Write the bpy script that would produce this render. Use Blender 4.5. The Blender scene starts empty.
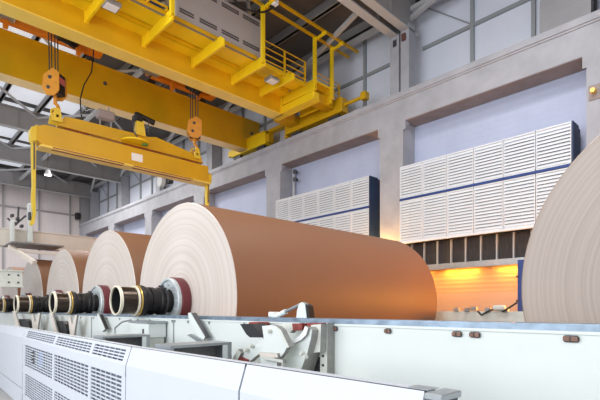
import bpy, math, random
from math import sin, cos, pi, radians
from mathutils import Vector, Matrix
random.seed(7)
SC = bpy.context.scene
COL = SC.collection

# ------------------------------------------------------------------ helpers
class MB:
    def __init__(s): s.v=[]; s.f=[]; s.m=[]; s.cur=0
    def mat(s,i): s.cur=i; return s
    def add(s, vs, fs):
        o=len(s.v); s.v+= [tuple(v) for v in vs]
        for f in fs: s.f.append(tuple(o+i for i in f)); s.m.append(s.cur)
        return s
    def box(s, x0,x1,y0,y1,z0,z1):
        if x0>x1: x0,x1=x1,x0
        if y0>y1: y0,y1=y1,y0
        if z0>z1: z0,z1=z1,z0
        vs=[(x,y,z) for x in (x0,x1) for y in (y0,y1) for z in (z0,z1)]
        return s.add(vs,[(0,1,3,2),(4,6,7,5),(0,4,5,1),(2,3,7,6),(0,2,6,4),(1,5,7,3)])
    def bev(s, x0,x1,y0,y1,z0,z1,b=.02):
        # box with chamfered edges (26-face)
        if x0>x1: x0,x1=x1,x0
        if y0>y1: y0,y1=y1,y0
        if z0>z1: z0,z1=z1,z0
        b=min(b,(x1-x0)*.45,(y1-y0)*.45,(z1-z0)*.45)
        X=(x0,x1);Y=(y0,y1);Z=(z0,z1); vs=[];idx={}
        for i in (0,1):
            for j in (0,1):
                for k in (0,1):
                    sx=1 if i==0 else -1; sy=1 if j==0 else -1; sz=1 if k==0 else -1
                    idx[(i,j,k,'x')]=len(vs); vs.append((X[i],Y[j]+sy*b,Z[k]+sz*b))
                    idx[(i,j,k,'y')]=len(vs); vs.append((X[i]+sx*b,Y[j],Z[k]+sz*b))
                    idx[(i,j,k,'z')]=len(vs); vs.append((X[i]+sx*b,Y[j]+sy*b,Z[k]))
        fs=[]
        I=idx
        for i in (0,1):
            q=[I[(i,a,c,'x')] for a,c in ((0,0),(1,0),(1,1),(0,1))]; fs.append(q if i else q[::-1])
            q=[I[(a,i,c,'y')] for a,c in ((0,0),(0,1),(1,1),(1,0))]; fs.append(q if i else q[::-1])
            q=[I[(a,c,i,'z')] for a,c in ((0,0),(1,0),(1,1),(0,1))]; fs.append(q if i else q[::-1])
        for a in (0,1):
            for c in (0,1):
                fs.append([I[(a,c,0,'x')],I[(a,c,1,'x')],I[(a,c,1,'y')],I[(a,c,0,'y')]])
                fs.append([I[(a,0,c,'x')],I[(a,1,c,'x')],I[(a,1,c,'z')],I[(a,0,c,'z')]])
                fs.append([I[(0,a,c,'y')],I[(1,a,c,'y')],I[(1,a,c,'z')],I[(0,a,c,'z')]])
        for i in (0,1):
            for j in (0,1):
                for k in (0,1): fs.append([I[(i,j,k,'x')],I[(i,j,k,'y')],I[(i,j,k,'z')]])
        return s.add(vs,fs)
    def prism(s, pts, axis, a, b):
        # polygon of 2-d points extruded along axis between a and b
        def mk(p,t):
            if axis=='x': return (t,p[0],p[1])
            if axis=='y': return (p[0],t,p[1])
            return (p[0],p[1],t)
        n=len(pts)
        vs=[mk(p,a) for p in pts]+[mk(p,b) for p in pts]
        fs=[tuple(range(n)),tuple(range(2*n-1,n-1,-1))]
        for i in range(n):
            j=(i+1)%n; fs.append((i,i+n,j+n,j))
        return s.add(vs,fs)
    def tube(s, pts, r, n=10, cap=True):
        pts=[Vector(p) for p in pts]; rings=[]; up=None
        for i,p in enumerate(pts):
            t=(pts[min(i+1,len(pts)-1)]-pts[max(i-1,0)]).normalized()
            if up is None:
                up=Vector((0,0,1)) if abs(t.z)<.9 else Vector((1,0,0))
            a=t.cross(up).normalized(); up=a.cross(t).normalized()
            rr=r[i] if isinstance(r,(list,tuple)) else r
            rings.append([p+a*cos(2*pi*k/n)*rr+up*sin(2*pi*k/n)*rr for k in range(n)])
        vs=[v for g in rings for v in g]; fs=[]
        for i in range(len(pts)-1):
            for k in range(n):
                k2=(k+1)%n; fs.append((i*n+k,i*n+k2,(i+1)*n+k2,(i+1)*n+k))
        if cap: fs.append(tuple(range(n))[::-1]); fs.append(tuple((len(pts)-1)*n+k for k in range(n)))
        return s.add(vs,fs)
    def lathe(s, prof, c, axis='x', n=48):
        # prof: list of (t, r) along the axis; c: the axis point
        def mk(t,r,a):
            if axis=='x': return (c[0]+t, c[1]+r*cos(a), c[2]+r*sin(a))
            if axis=='y': return (c[0]+r*cos(a), c[1]+t, c[2]+r*sin(a))
            return (c[0]+r*cos(a), c[1]+r*sin(a), c[2]+t)
        rings=[]; vs=[]
        for t,r in prof:
            if r<=1e-6: rings.append([len(vs)]); vs.append(mk(t,0,0))
            else:
                rings.append(list(range(len(vs),len(vs)+n))); vs+=[mk(t,r,2*pi*k/n) for k in range(n)]
        fs=[]
        for g,h in zip(rings,rings[1:]):
            for k in range(n):
                k2=(k+1)%n
                if len(g)==1 and len(h)==1: continue
                if len(g)==1: fs.append((g[0],h[k2],h[k]))
                elif len(h)==1: fs.append((g[k],g[k2],h[0]))
                else: fs.append((g[k],g[k2],h[k2],h[k]))
        return s.add(vs,fs)
    def beam(s, p, q, w, h):
        # rectangular bar from p to q, w wide (horizontally) and h high
        p=Vector(p); q=Vector(q); t=(q-p).normalized()
        up=Vector((0,0,1)) if abs(t.z)<.95 else Vector((1,0,0))
        a=t.cross(up).normalized()*w/2; b=a.cross(t).normalized()*h/2
        vs=[e+i*a+j*b for e in (p,q) for i,j in ((-1,-1),(1,-1),(1,1),(-1,1))]
        return s.add(vs,[(0,1,2,3),(7,6,5,4),(0,4,5,1),(1,5,6,2),(2,6,7,3),(3,7,4,0)])

def wloc(o):
    l=Vector(o.location)
    while o.parent: o=o.parent; l=l+Vector(o.location)
    return l
def obj(name, mb, mats, parent=None, smooth=False, origin=None):
    me=bpy.data.meshes.new(name)
    off=wloc(parent) if parent else Vector((0,0,0))
    og=Vector(origin) if origin else off
    me.from_pydata([tuple(Vector(v)-og) for v in mb.v],[],mb.f)
    if not isinstance(mats,(list,tuple)): mats=[mats]
    for m in mats: me.materials.append(m)
    for p,i in zip(me.polygons,mb.m): p.material_index=min(i,len(mats)-1)
    import bmesh
    bm=bmesh.new(); bm.from_mesh(me); bmesh.ops.recalc_face_normals(bm,faces=bm.faces); bm.to_mesh(me); bm.free()
    if smooth:
        me.polygons.foreach_set('use_smooth',[True]*len(me.polygons))
        try: me.set_sharp_from_angle(angle=radians(35))
        except Exception: pass
    o=bpy.data.objects.new(name,me); COL.objects.link(o)
    if parent: o.parent=parent
    o.location=og-off
    return o
def tag(o,label=None,cat=None,group=None,kind=None):
    if label: o['label']=label
    if cat: o['category']=cat
    if group: o['group']=group
    if kind: o['kind']=kind
    return o
def thing(name,loc,label,cat,group=None):
    o=bpy.data.objects.new(name,None); COL.objects.link(o); o.location=loc; o.empty_display_size=.2
    return tag(o,label,cat,group)
def struct(name,mb,mats,label=None,smooth=False):
    o=obj(name,mb,mats,smooth=smooth); o['kind']='structure'
    if label: o['label']=label
    return o
def copy_tree(o,parent=None):
    c=o.copy(); COL.objects.link(c)
    if parent: c.parent=parent
    for ch in list(o.children): copy_tree(ch,c)
    return c

# ------------------------------------------------------------------ materials
def mat(name, col, rough=.5, metal=0., noise=0., nscale=8., bump=0., bscale=40., spec=.5, col2=None, emis=None, estr=0, stretch=(1,1,1), detail=4):
    m=bpy.data.materials.new(name); m.use_nodes=True; nt=m.node_tree; b=nt.nodes['Principled BSDF']
    b.inputs['Base Color'].default_value=(*col,1); b.inputs['Roughness'].default_value=rough; b.inputs['Metallic'].default_value=metal
    b.inputs['Specular IOR Level'].default_value=spec
    tc=nt.nodes.new('ShaderNodeTexCoord'); mp=nt.nodes.new('ShaderNodeMapping'); mp.inputs['Scale'].default_value=stretch
    nt.links.new(tc.outputs['Object'],mp.inputs['Vector'])
    if noise>0 or col2:
        n=nt.nodes.new('ShaderNodeTexNoise'); n.inputs['Scale'].default_value=nscale; n.inputs['Detail'].default_value=detail
        nt.links.new(mp.outputs['Vector'],n.inputs['Vector'])
        r=nt.nodes.new('ShaderNodeMapRange'); r.inputs['From Min'].default_value=.3; r.inputs['From Max'].default_value=.7
        nt.links.new(n.outputs['Fac'],r.inputs['Value'])
        mx=nt.nodes.new('ShaderNodeMix'); mx.data_type='RGBA'
        c2=col2 or tuple(max(0,c*(1-noise)) for c in col)
        mx.inputs['A'].default_value=(*col,1); mx.inputs['B'].default_value=(*c2,1)
        nt.links.new(r.outputs['Result'],mx.inputs['Factor']); nt.links.new(mx.outputs['Result'],b.inputs['Base Color'])
    if bump>0:
        n2=nt.nodes.new('ShaderNodeTexNoise'); n2.inputs['Scale'].default_value=bscale; n2.inputs['Detail'].default_value=5
        nt.links.new(mp.outputs['Vector'],n2.inputs['Vector'])
        bp=nt.nodes.new('ShaderNodeBump'); bp.inputs['Strength'].default_value=bump; bp.inputs['Distance'].default_value=.02
        nt.links.new(n2.outputs['Fac'],bp.inputs['Height']); nt.links.new(bp.outputs['Normal'],b.inputs['Normal'])
    if emis:
        b.inputs['Emission Color'].default_value=(*emis,1); b.inputs['Emission Strength'].default_value=estr
    return m

M={}
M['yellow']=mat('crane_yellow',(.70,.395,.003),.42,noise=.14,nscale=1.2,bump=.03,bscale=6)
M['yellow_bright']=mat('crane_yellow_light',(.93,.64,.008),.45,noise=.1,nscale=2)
M['flange']=mat('flange_yellow',(.93,.66,.10),.4,noise=.12,nscale=1.5)  # bottom flanges paler than the web: their lit look is in the colour
M['far_flange']=mat('far_flange_yellow',(.92,.70,.33),.45,noise=.08,nscale=2)  # same crane paint, with light bounced onto the far flange mixed into the colour
M['edge']=mat('cut_steel_edge',(.30,.30,.28),.55,noise=.2,nscale=20)  # plate sides darker than their faces, to outline them
M['yellow_pale']=mat('spreader_yellow',(.80,.56,.04),.45,noise=.1,nscale=5)
M['orange']=mat('hoist_orange',(.85,.26,.01),.45,noise=.15,nscale=4)
M['hook_orange']=mat('hook_block_orange',(.75,.31,.03),.45,noise=.2,nscale=6)
M['cream']=mat('cream_paint',(.76,.68,.60),.45,noise=.06,nscale=4)
M['machine_white']=mat('machine_white',(.73,.77,.74),.4,noise=.03,nscale=3)
M['machine_cream']=mat('machine_cream_grey',(.72,.73,.66),.45,noise=.12,nscale=9)
M['guard_white']=mat('guard_white',(.60,.63,.69),.5,noise=.02,nscale=2)
M['black']=mat('black_rubber',(.012,.012,.013),.5,noise=.3,nscale=20)
M['collar']=mat('dark_oiled_steel',(.03,.027,.027),.38,metal=.5,noise=.4,nscale=18,bump=.3,bscale=60)
M['sleeve']=mat('bronze_sleeve',(.10,.075,.06),.3,metal=.85,noise=.5,nscale=10,stretch=(1,6,6))
M['bore']=mat('bore_dark',(.01,.01,.012),.8)
M['ringcream']=mat('ring_cream',(.85,.78,.62),.35)
M['gold']=mat('brass_ring',(.75,.5,.14),.35,metal=.5)
M['silver']=mat('zinc_disc',(.62,.67,.68),.4,metal=.35,noise=.25,nscale=14)
M['maroon']=mat('maroon_disc',(.16,.022,.03),.5,noise=.2,nscale=10)
M['steel']=mat('galvanised_steel',(.42,.45,.47),.4,metal=.7,noise=.2,nscale=7)
M['rail']=mat('rail_steel',(.30,.38,.47),.32,metal=.7,noise=.45,nscale=16,stretch=(1,.6,1))
M['darksteel']=mat('dark_steel',(.07,.07,.075),.5,metal=.4)
M['padbrown']=mat('pad_brown',(.25,.13,.09),.5,noise=.4,nscale=40)
M['redbrown']=mat('red_oxide',(.28,.05,.04),.55,noise=.3,nscale=20)
M['concrete']=mat('concrete',(.43,.43,.465),.85,noise=.2,nscale=2.2,bump=.15,bscale=18,detail=8)
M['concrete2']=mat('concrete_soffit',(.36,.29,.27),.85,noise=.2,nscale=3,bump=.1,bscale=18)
M['roofbeam']=mat('roof_steel',(.33,.32,.32),.6,noise=.1,nscale=2)
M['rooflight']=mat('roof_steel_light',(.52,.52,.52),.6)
M['louvre']=mat('louvre_white',(.80,.82,.85),.45,noise=.04,nscale=3)
M['blue']=mat('blue_steel',(.012,.05,.25),.45,noise=.1,nscale=4)
M['darkblue']=mat('dark_blue_panel',(.02,.045,.12),.5,noise=.3,nscale=4)
M['cabinet']=mat('cabinet_grey',(.42,.39,.38),.5,noise=.05,nscale=3)
M['slot']=mat('slot_dark',(.09,.08,.08),.7)
M['grating']=mat('grating_grey',(.3,.29,.29),.6,noise=.3,nscale=30)
M['pink']=mat('pink_plate',(.45,.12,.13),.5)
M['white']=mat('white_label',(.85,.85,.85),.5)
M['greybox']=mat('box_grey_brown',(.3,.25,.24),.5)
M['mullion']=mat('mullion_grey',(.3,.32,.33),.55)
M['wallpost']=mat('wall_post_grey',(.3,.29,.3),.6)
M['drum']=mat('fan_drum_grey',(.34,.33,.34),.6,noise=.08,nscale=4)
M['inside']=mat('inside_grey',(.22,.25,.31),.7)
M['bluelabel']=mat('label_blue',(.25,.38,.7),.5)

def wallmat(name,col,col2,kind,scale=(1,1,1)):
    """painted wall: 'brick' courses or 'sheet' cladding ribs as real surface pattern"""
    m=bpy.data.materials.new(name); m.use_nodes=True; nt=m.node_tree; b=nt.nodes['Principled BSDF']
    b.inputs['Roughness'].default_value=.75
    tc=nt.nodes.new('ShaderNodeTexCoord'); sep=nt.nodes.new('ShaderNodeSeparateXYZ'); nt.links.new(tc.outputs['Object'],sep.inputs[0])
    cmb=nt.nodes.new('ShaderNodeCombineXYZ')
    n=nt.nodes.new('ShaderNodeTexNoise'); n.inputs['Scale'].default_value=.9; n.inputs['Detail'].default_value=8
    nt.links.new(tc.outputs['Object'],n.inputs['Vector'])
    mx=nt.nodes.new('ShaderNodeMix'); mx.data_type='RGBA'; mx.inputs['A'].default_value=(*col,1); mx.inputs['B'].default_value=(*col2,1)
    r=nt.nodes.new('ShaderNodeMapRange'); r.inputs['From Min'].default_value=.35; r.inputs['From Max'].default_value=.7
    nt.links.new(n.outputs['Fac'],r.inputs['Value']); nt.links.new(r.outputs['Result'],mx.inputs['Factor'])
    nt.links.new(mx.outputs['Result'],b.inputs['Base Color'])
    bp=nt.nodes.new('ShaderNodeBump'); bp.inputs['Strength'].default_value=.35; bp.inputs['Distance'].default_value=.01
    if kind=='brick':
        nt.links.new(sep.outputs['Y'],cmb.inputs['X']); nt.links.new(sep.outputs['Z'],cmb.inputs['Y'])
        t=nt.nodes.new('ShaderNodeTexBrick'); t.inputs['Scale'].default_value=1; t.inputs['Brick Width'].default_value=.5; t.inputs['Row Height'].default_value=.16
        t.inputs['Mortar Size'].default_value=.005
        nt.links.new(cmb.outputs[0],t.inputs['Vector'])
        iv=nt.nodes.new('ShaderNodeMath'); iv.operation='SUBTRACT'; iv.inputs[0].default_value=1; nt.links.new(t.outputs['Fac'],iv.inputs[1])
        nt.links.new(iv.outputs[0],bp.inputs['Height'])
        mm=nt.nodes.new('ShaderNodeMix'); mm.data_type='RGBA'; mm.blend_type='MULTIPLY'; mm.inputs['B'].default_value=(.93,.93,.94,1)
        nt.links.new(t.outputs['Fac'],mm.inputs['Factor']); nt.links.new(mx.outputs['Result'],mm.inputs['A']); nt.links.new(mm.outputs['Result'],b.inputs['Base Color'])
    else:
        w=nt.nodes.new('ShaderNodeTexWave'); w.bands_direction='Z' if kind=='ribz' else ('Y' if kind=='riby' else 'X'); w.inputs['Scale'].default_value=scale[0]
        nt.links.new(tc.outputs['Object'],w.inputs['Vector']); nt.links.new(w.outputs['Fac'],bp.inputs['Height'])
    nt.links.new(bp.outputs['Normal'],b.inputs['Normal'])
    return m
M['wall']=wallmat('painted_block_wall',(.53,.57,.73),(.47,.51,.67),'brick')
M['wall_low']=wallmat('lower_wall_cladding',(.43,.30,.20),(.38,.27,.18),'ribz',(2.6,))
M['panel']=wallmat('pale_wall_panels',(.72,.75,.84),(.66,.69,.78),'riby',(1.0,))
M['backpanel']=wallmat('back_wall_panels',(.66,.61,.60),(.61,.56,.56),'ribx',(1.0,))
M['deck']=wallmat('roof_deck_sheet',(.155,.145,.14),(.12,.115,.115),'riby',(3.0,))
M['floor']=mat('floor_concrete',(.42,.42,.41),.7,noise=.15,nscale=1)
M['skylight']=mat('skylight_glazing',(.7,.72,.75),.5,emis=(.80,.84,.92),estr=.5)
M['lamp']=mat('lamp_lens',(1,1,1),.3,emis=(1,.97,.92),estr=6)
M['sodium']=mat('sodium_tube',(1,.6,.2),.3,emis=(1,.42,.06),estr=5)

def paper_side():
    m=mat('kraft_paper_side',(.265,.128,.068),.55,noise=.07,nscale=.8,bump=.04,bscale=5,spec=.35)
    return m
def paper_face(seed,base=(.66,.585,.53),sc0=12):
    """cut edge of the wound paper: fine rings about the roll's own axis, slightly anisotropic"""
    m=bpy.data.materials.new('paper_edge_rings'); m.use_nodes=True; nt=m.node_tree; b=nt.nodes['Principled BSDF']
    tc=nt.nodes.new('ShaderNodeTexCoord'); sep=nt.nodes.new('ShaderNodeSeparateXYZ'); nt.links.new(tc.outputs['Object'],sep.inputs[0])
    cx=nt.nodes.new('ShaderNodeCombineXYZ'); nt.links.new(sep.outputs['Y'],cx.inputs['X']); nt.links.new(sep.outputs['Z'],cx.inputs['Y'])
    ln=nt.nodes.new('ShaderNodeVectorMath'); ln.operation='LENGTH'; nt.links.new(cx.outputs[0],ln.inputs[0])
    prev=None; facs=[]
    for sc,amp in ((sc0,.5),(sc0*4,.5)):
        n=nt.nodes.new('ShaderNodeTexNoise'); n.noise_dimensions='1D'; n.inputs['Scale'].default_value=sc; n.inputs['Detail'].default_value=3
        ad=nt.nodes.new('ShaderNodeMath'); ad.operation='ADD'; ad.inputs[1].default_value=seed*3.7
        nt.links.new(ln.outputs['Value'],ad.inputs[0]); nt.links.new(ad.outputs[0],n.inputs['W']); facs.append(n)
    av=nt.nodes.new('ShaderNodeMath'); av.operation='ADD'; nt.links.new(facs[0].outputs['Fac'],av.inputs[0]); nt.links.new(facs[1].outputs['Fac'],av.inputs[1])
    r=nt.nodes.new('ShaderNodeMapRange'); r.inputs['From Min'].default_value=.85; r.inputs['From Max'].default_value=1.3
    nt.links.new(av.outputs[0],r.inputs['Value'])
    mx=nt.nodes.new('ShaderNodeMix'); mx.data_type='RGBA'; mx.inputs['A'].default_value=(*base,1); mx.inputs['B'].default_value=(base[0]*.84,base[1]*.81,base[2]*.79,1)
    nt.links.new(r.outputs['Result'],mx.inputs['Factor']); nt.links.new(mx.outputs['Result'],b.inputs['Base Color'])
    b.inputs['Roughness'].default_value=.42; b.inputs['Anisotropic'].default_value=.9; b.inputs['Specular IOR Level'].default_value=.8
    tg=nt.nodes.new('ShaderNodeTangent'); tg.direction_type='RADIAL'; tg.axis='X'
    nt.links.new(tg.outputs[0],b.inputs['Tangent'])
    return m
M['kraft']=paper_side()

# ================================================================== SETTING
PF=11.6; WR=12.26; BAY=5.67; YB=37.2
struct('floor',MB().box(-8,13.2,-5,YB+.2,-.15,0),M['floor'])
struct('wall_right',MB().box(WR,WR+.25,-4,YB,0,8.2),M['wall'])
# upper cladding behind the crane rail
struct('wall_right_upper',MB().box(12.8,12.9,-4,YB,8.2,11.7),M['panel'])
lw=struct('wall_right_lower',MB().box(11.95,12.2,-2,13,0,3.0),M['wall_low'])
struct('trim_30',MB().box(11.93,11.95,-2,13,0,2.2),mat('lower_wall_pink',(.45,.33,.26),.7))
struct('wall_back',MB().box(-8,13,YB,YB+.2,0,11.7),M['backpanel'])
# mullions of the upper right wall: grouped per bay as wall trim
cols=[1.92+BAY*k for k in range(-1,7)]
tn=1
for k in range(-1,6):
    y0=1.92+.85+BAY*k; y1=1.92+BAY*(k+1)
    mb=MB()
    for f in (.31,.66): mb.box(12.7,12.8,y0+(y1-y0)*f-.05,y0+(y1-y0)*f+.05,8.3,11.6)
    mb.box(12.72,12.8,y0,y1,10.08,10.18)
    mb.tube([(12.74,y0+(y1-y0)*.66,10.15),(12.74,y1,11.5)],.018,6)
    struct('trim_%d'%tn,mb,M['mullion']); tn+=1
# crane runway beam
rb=MB(); rb.box(PF,WR+.5,-4,YB,7.48,8.15); rb.box(PF-.03,WR+.55,-4,YB,8.15,8.2); rb.box(PF-.06,WR+.6,-4,YB,8.2,8.36)
struct('crane_runway_beam',rb,M['concrete'])
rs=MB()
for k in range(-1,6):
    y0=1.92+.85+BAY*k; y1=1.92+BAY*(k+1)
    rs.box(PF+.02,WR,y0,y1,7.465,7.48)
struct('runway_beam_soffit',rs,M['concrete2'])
rail=MB().box(11.96,12.04,-4,YB,8.36,8.44); rail.box(11.92,12.08,-4,YB,8.36,8.38)
struct('crane_rail_line',rail,M['darksteel'])
for i,y0 in enumerate(cols):
    mb=MB(); mb.box(PF,WR,y0,y0+.85,0,7.48)
    mb.prism([(PF,7.2),(PF-.0,7.48),(PF+.3,7.48)],'y',y0-.08,y0) ; mb.prism([(PF,7.2),(PF,7.48),(PF+.3,7.48)],'y',y0+.85,y0+.93)
    struct('concrete_column',mb,M['concrete'])
# upper columns above the beam
for i,y0 in enumerate(cols):
    mb=MB()
    if i==2:
        mb.box(11.9,12.24,7.57,7.87,8.36,10.6)
        struct('upper_column',mb,M['concrete'])
        mb=MB().box(11.95,12.3,7.97,8.30,8.36,10.45); struct('upper_column',mb,M['concrete'])
    else:
        mb.box(12.2,12.75,y0+.2,y0+.7,8.36,10.9); struct('upper_column',mb,M['concrete'])
# roof: deck, girders, purlins, skylights
struct('ceiling',MB().box(-8,13,-4.2,YB+.2,11.75,11.9),M['deck'])
gy=[-3,2.3,7.7,8.15,13.6,19.1,24.85,30.6,36.4]
for y in gy:
    mb=MB(); mb.box(-8,12.45,y-.02,y+.02,10.44,11.4); mb.box(-8,12.45,y-.13,y+.13,11.38,11.42)
    for x in range(-7,12,2): mb.box(x,x+.03,y-.1,y+.1,10.44,11.4)
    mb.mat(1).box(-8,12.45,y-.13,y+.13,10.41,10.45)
    struct('roof_beam',mb,[M['roofbeam'],M['rooflight']])
pm=MB()
for x in (-7,-5.4,-3.8,-2.2,-.6,1.0,2.6,4.2,5.8,7.4,9.0,10.6,12.3):
    pm.box(x-.05,x+.05,-4,YB,11.42,11.74); pm.box(x-.09,x+.09,-4,YB,11.42,11.45)
struct('ceiling_beam_purlins',pm,M['roofbeam'])
bm_=MB()
for a,b in zip(gy,gy[1:]):
    if b-a<1: continue
    for x0 in (-3.8,1.0,5.8):
        bm_.tube([(x0,a,11.2),(x0+4.8,b,11.2)],.06,6); bm_.tube([(x0+4.8,a,11.2),(x0,b,11.2)],.06,6)
    bm_.beam((10.6,a,10.9),(12.2,b,10.9),.12,.12); bm_.beam((7.4,a,10.9),(7.4,b,10.9),.14,.14)
    bm_.beam((12.25,a,11.2),(12.25,b,11.2),.2,.12)
struct('roof_beam_bracing',bm_,M['rooflight'])
sn=1
for a,b in ((19.1,24.85),(24.85,30.6),(30.6,36.4),(13.6,19.1)):
    for x0,x1 in ((-3.75,-2.25),(-.55,.95),(1.05,2.55),(2.65,4.15),(4.25,5.75),(5.85,7.35)):
        if a<15 and x0>5: continue
        struct('window_%d'%sn,MB().box(x0,x1,a+.3,b-.3,11.70,11.74),M['skylight']); sn+=1
# back wall posts, girt
mb=MB()
for x in (-4.7,-2.45,-.2,2.05,4.3,6.54,8.8,10.92): mb.box(x-.05,x+.05,YB-.12,YB,0,10.6)
mb.box(-8,12,YB-.14,YB,9.0,9.1); mb.box(11.6,12.2,YB-.5,YB,8.36,10.6)
struct('trim_20',mb,M['wallpost'])

# ================================================================== PAPER ROLLS
def paper_roll(y,r,label,L=5.3,F=3.5,zc=1.9,seed=1,base=(.66,.585,.53),sc0=12):
    root=thing('paper_roll',(F,y,0),label,'paper roll','kraft paper rolls parked on the reel rails')
    mb=MB(); c=(F,y,zc)
    mb.lathe([(0,.16),(0,r-.012),(.012,r)],c,'x',128)
    mb.mat(1).lathe([(.012,r),(L-.012,r)],c,'x',128)
    mb.mat(0).lathe([(L-.012,r),(L,r-.012),(L,.16)],c,'x',128)
    obj('wound_paper',mb,[paper_face(seed,base,sc0),M['kraft']],root,True,origin=c)
    c=(F,y,zc-.028)
    # spool: runs through the roll, journal resting on the near rail
    sp=MB().lathe([(-.62,0),(-.62,.14),(L+.4,.14),(L+.4,.0)],c,'x',32)
    S=obj('spool_shaft',sp,M['collar'],root,True)
    # x positions relative to face (F=3.5)
    d=lambda x:x-3.5
    mb=MB().lathe([(d(2.50),.185),(d(2.50),.200),(d(2.76),.196),(d(2.76),.15)],c,'x',48)
    obj('sleeve',mb,M['sleeve'],S,True)
    mb=MB().lathe([(d(2.50),.186),(d(2.68),.186),(d(2.68),0)],c,'x',48); obj('bore',mb,M['bore'],S,True)
    mb=MB().lathe([(d(2.48),.192),(d(2.475),.20),(d(2.48),.213),(d(2.52),.213),(d(2.52),.19),(d(2.48),.192)],c,'x',64); obj('front_ring',mb,M['ringcream'],S,True)
    mb=MB().lathe([(d(2.74),.19),(d(2.74),.222),(d(2.765),.222),(d(2.765),.19)],c,'x',64); obj('middle_ring',mb,M['ringcream'],S,True)
    mb=MB().lathe([(d(2.78),.19),(d(2.78),.226),(d(2.80),.226),(d(2.80),.19)],c,'x',64); obj('brass_ring',mb,M['gold'],S,True)
    mb=MB().lathe([(d(2.81),.15),(d(2.81),.222),(d(2.825),.232),(d(2.86),.232),(d(2.87),.216),(d(2.885),.225),(d(2.89),.21),(d(2.94),.208),(d(2.95),.19),(d(2.965),.19),(d(2.975),.208),(d(3.03),.208),(d(3.04),.2),(d(3.10),.195),(d(3.115),.21),(d(3.15),.21),(d(3.16),.17),(d(3.30),.17)],c,'x',56)
    obj('journal_collar',mb,M['collar'],S,True)
    mb=MB()
    for k in range(14):
        a=2*pi*k/14; mb.tube([(F+d(3.16),y+.208*cos(a),zc+.208*sin(a)),(F+d(3.20),y+.208*cos(a),zc+.208*sin(a))],.014,6)
    mb.lathe([(d(3.17),.18),(d(3.17),.22),(d(3.2),.22),(d(3.2),.18)],c,'x',48)
    obj('bolt_ring',mb,M['darksteel'],S,True)
    mb=MB().lathe([(d(3.30),.18),(d(3.30),.31),(d(3.275),.325),(d(3.275),.35),(d(3.29),.362),(d(3.335),.362),(d(3.335),.2)],c,'x',64)
    for k in range(12):
        a=2*pi*k/12; mb.tube([(F+d(3.28),y+.25*cos(a),c[2]+.25*sin(a)),(F+d(3.31),y+.25*cos(a),c[2]+.25*sin(a))],.012,6)
    obj('flange_disc',mb,M['silver'],S,True)
    mb=MB().lathe([(d(3.34),.2),(d(3.34),.365),(d(3.35),.375),(d(3.475),.375),(d(3.495),.365),(d(3.495),.2)],c,'x',64)
    obj('brake_disc',mb,M['maroon'],S,True)
    return root
paper_roll(6.41,1.52,'largest whole kraft paper roll in the middle, hollow spool end on the rail',seed=1)
paper_roll(9.55,1.49,'kraft paper roll parked directly behind the big middle roll',seed=2)
paper_roll(12.65,1.40,'kraft paper roll third back in the row of parked reels',seed=3)
paper_roll(15.78,1.40,'fourth paper roll in the row, partly hidden by the cream gantry bracket',seed=4)
paper_roll(18.9,1.38,'farthest kraft paper roll at the left picture edge behind the gantry',seed=5)
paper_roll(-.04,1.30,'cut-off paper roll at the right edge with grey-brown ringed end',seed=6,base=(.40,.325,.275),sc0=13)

# ================================================================== RAIL SUPPORT BEAM (white wall under the rolls)
rt=thing('reel_rail_stand',(3.0,6,0),'long white machine wall carrying the steel rail under the rolls','rail stand')
mb=MB(); mb.box(2.9,3.12,-1.5,21,.0,1.605); 
mb.box(2.885,3.14,-1.5,21,1.605,1.622)
obj('side_wall',mb,M['machine_white'],rt)
mb=MB().box(2.89,3.14,-1.5,21,1.622,1.66); mb.box(2.915,3.1,-1.5,21,1.66,1.664)
obj('rail_strip',mb,M['rail'],rt)
for y,w in ((1.458,.035),(1.332,.037),(.766,.042),(2.027,.03),(2.579,.03)):
    mb=MB().bev(2.878,2.9,y-w,y+w,1.558,1.598,.012); p=obj('pad',mb,M['darksteel'],rt)
    q=MB()
    for e in (-.5,.5): q.bev(2.872,2.879,y+e*w-w*.42,y+e*w+w*.42,1.564,1.592,.004)
    obj('pad_insert',q,M['padbrown'],p)
for y in (3.72,3.9,4.6,5.1,5.45,5.52,6.2,6.6,7.3,7.9,8.5,9.2,9.9):
    mb=MB().lathe([(-.012,0),(-.012,.016),(0,.018)],(2.9,y,1.585),'x',10); obj('bolt',mb,M['steel'],rt,True)
for y in (5.48,8.6,11.8):
    mb=MB().box(2.892,2.9,y-.012,y+.012,0,1.6); obj('seam_strip',mb,M['steel'],rt)
# far rail behind the rolls
fr=thing('far_reel_rail',(9.3,3,0),'cream far-side reel rail with cables, seen below the orange-lit wall','rail stand')
obj('side_wall',MB().box(9.3,9.55,-1,21,0,1.70),M['machine_cream'],fr)
mb=MB()
for k,(y,z) in enumerate(((4.7,1.73),(4.45,1.72),(4.3,1.75),(4.0,1.73),(3.8,1.74),(3.65,1.72))):
    mb.bev(9.25,9.35,y-.06,y+.06,z-.03,z+.05,.01)
obj('clamp_row',mb,M['steel'],fr)
mb=MB().tube([(9.25,4.2,1.7),(9.2,4.1,1.62),(9.25,3.95,1.72),(9.25,3.8,1.76),(9.2,3.65,1.70),(9.2,3.5,1.80),(9.25,3.4,1.88)],.02,8)
obj('cable',mb,M['black'],fr,True)
mb=MB().bev(9.15,9.3,3.62,3.86,1.72,1.83,.03); obj('junction_box',mb,M['machine_cream'],fr)

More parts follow.
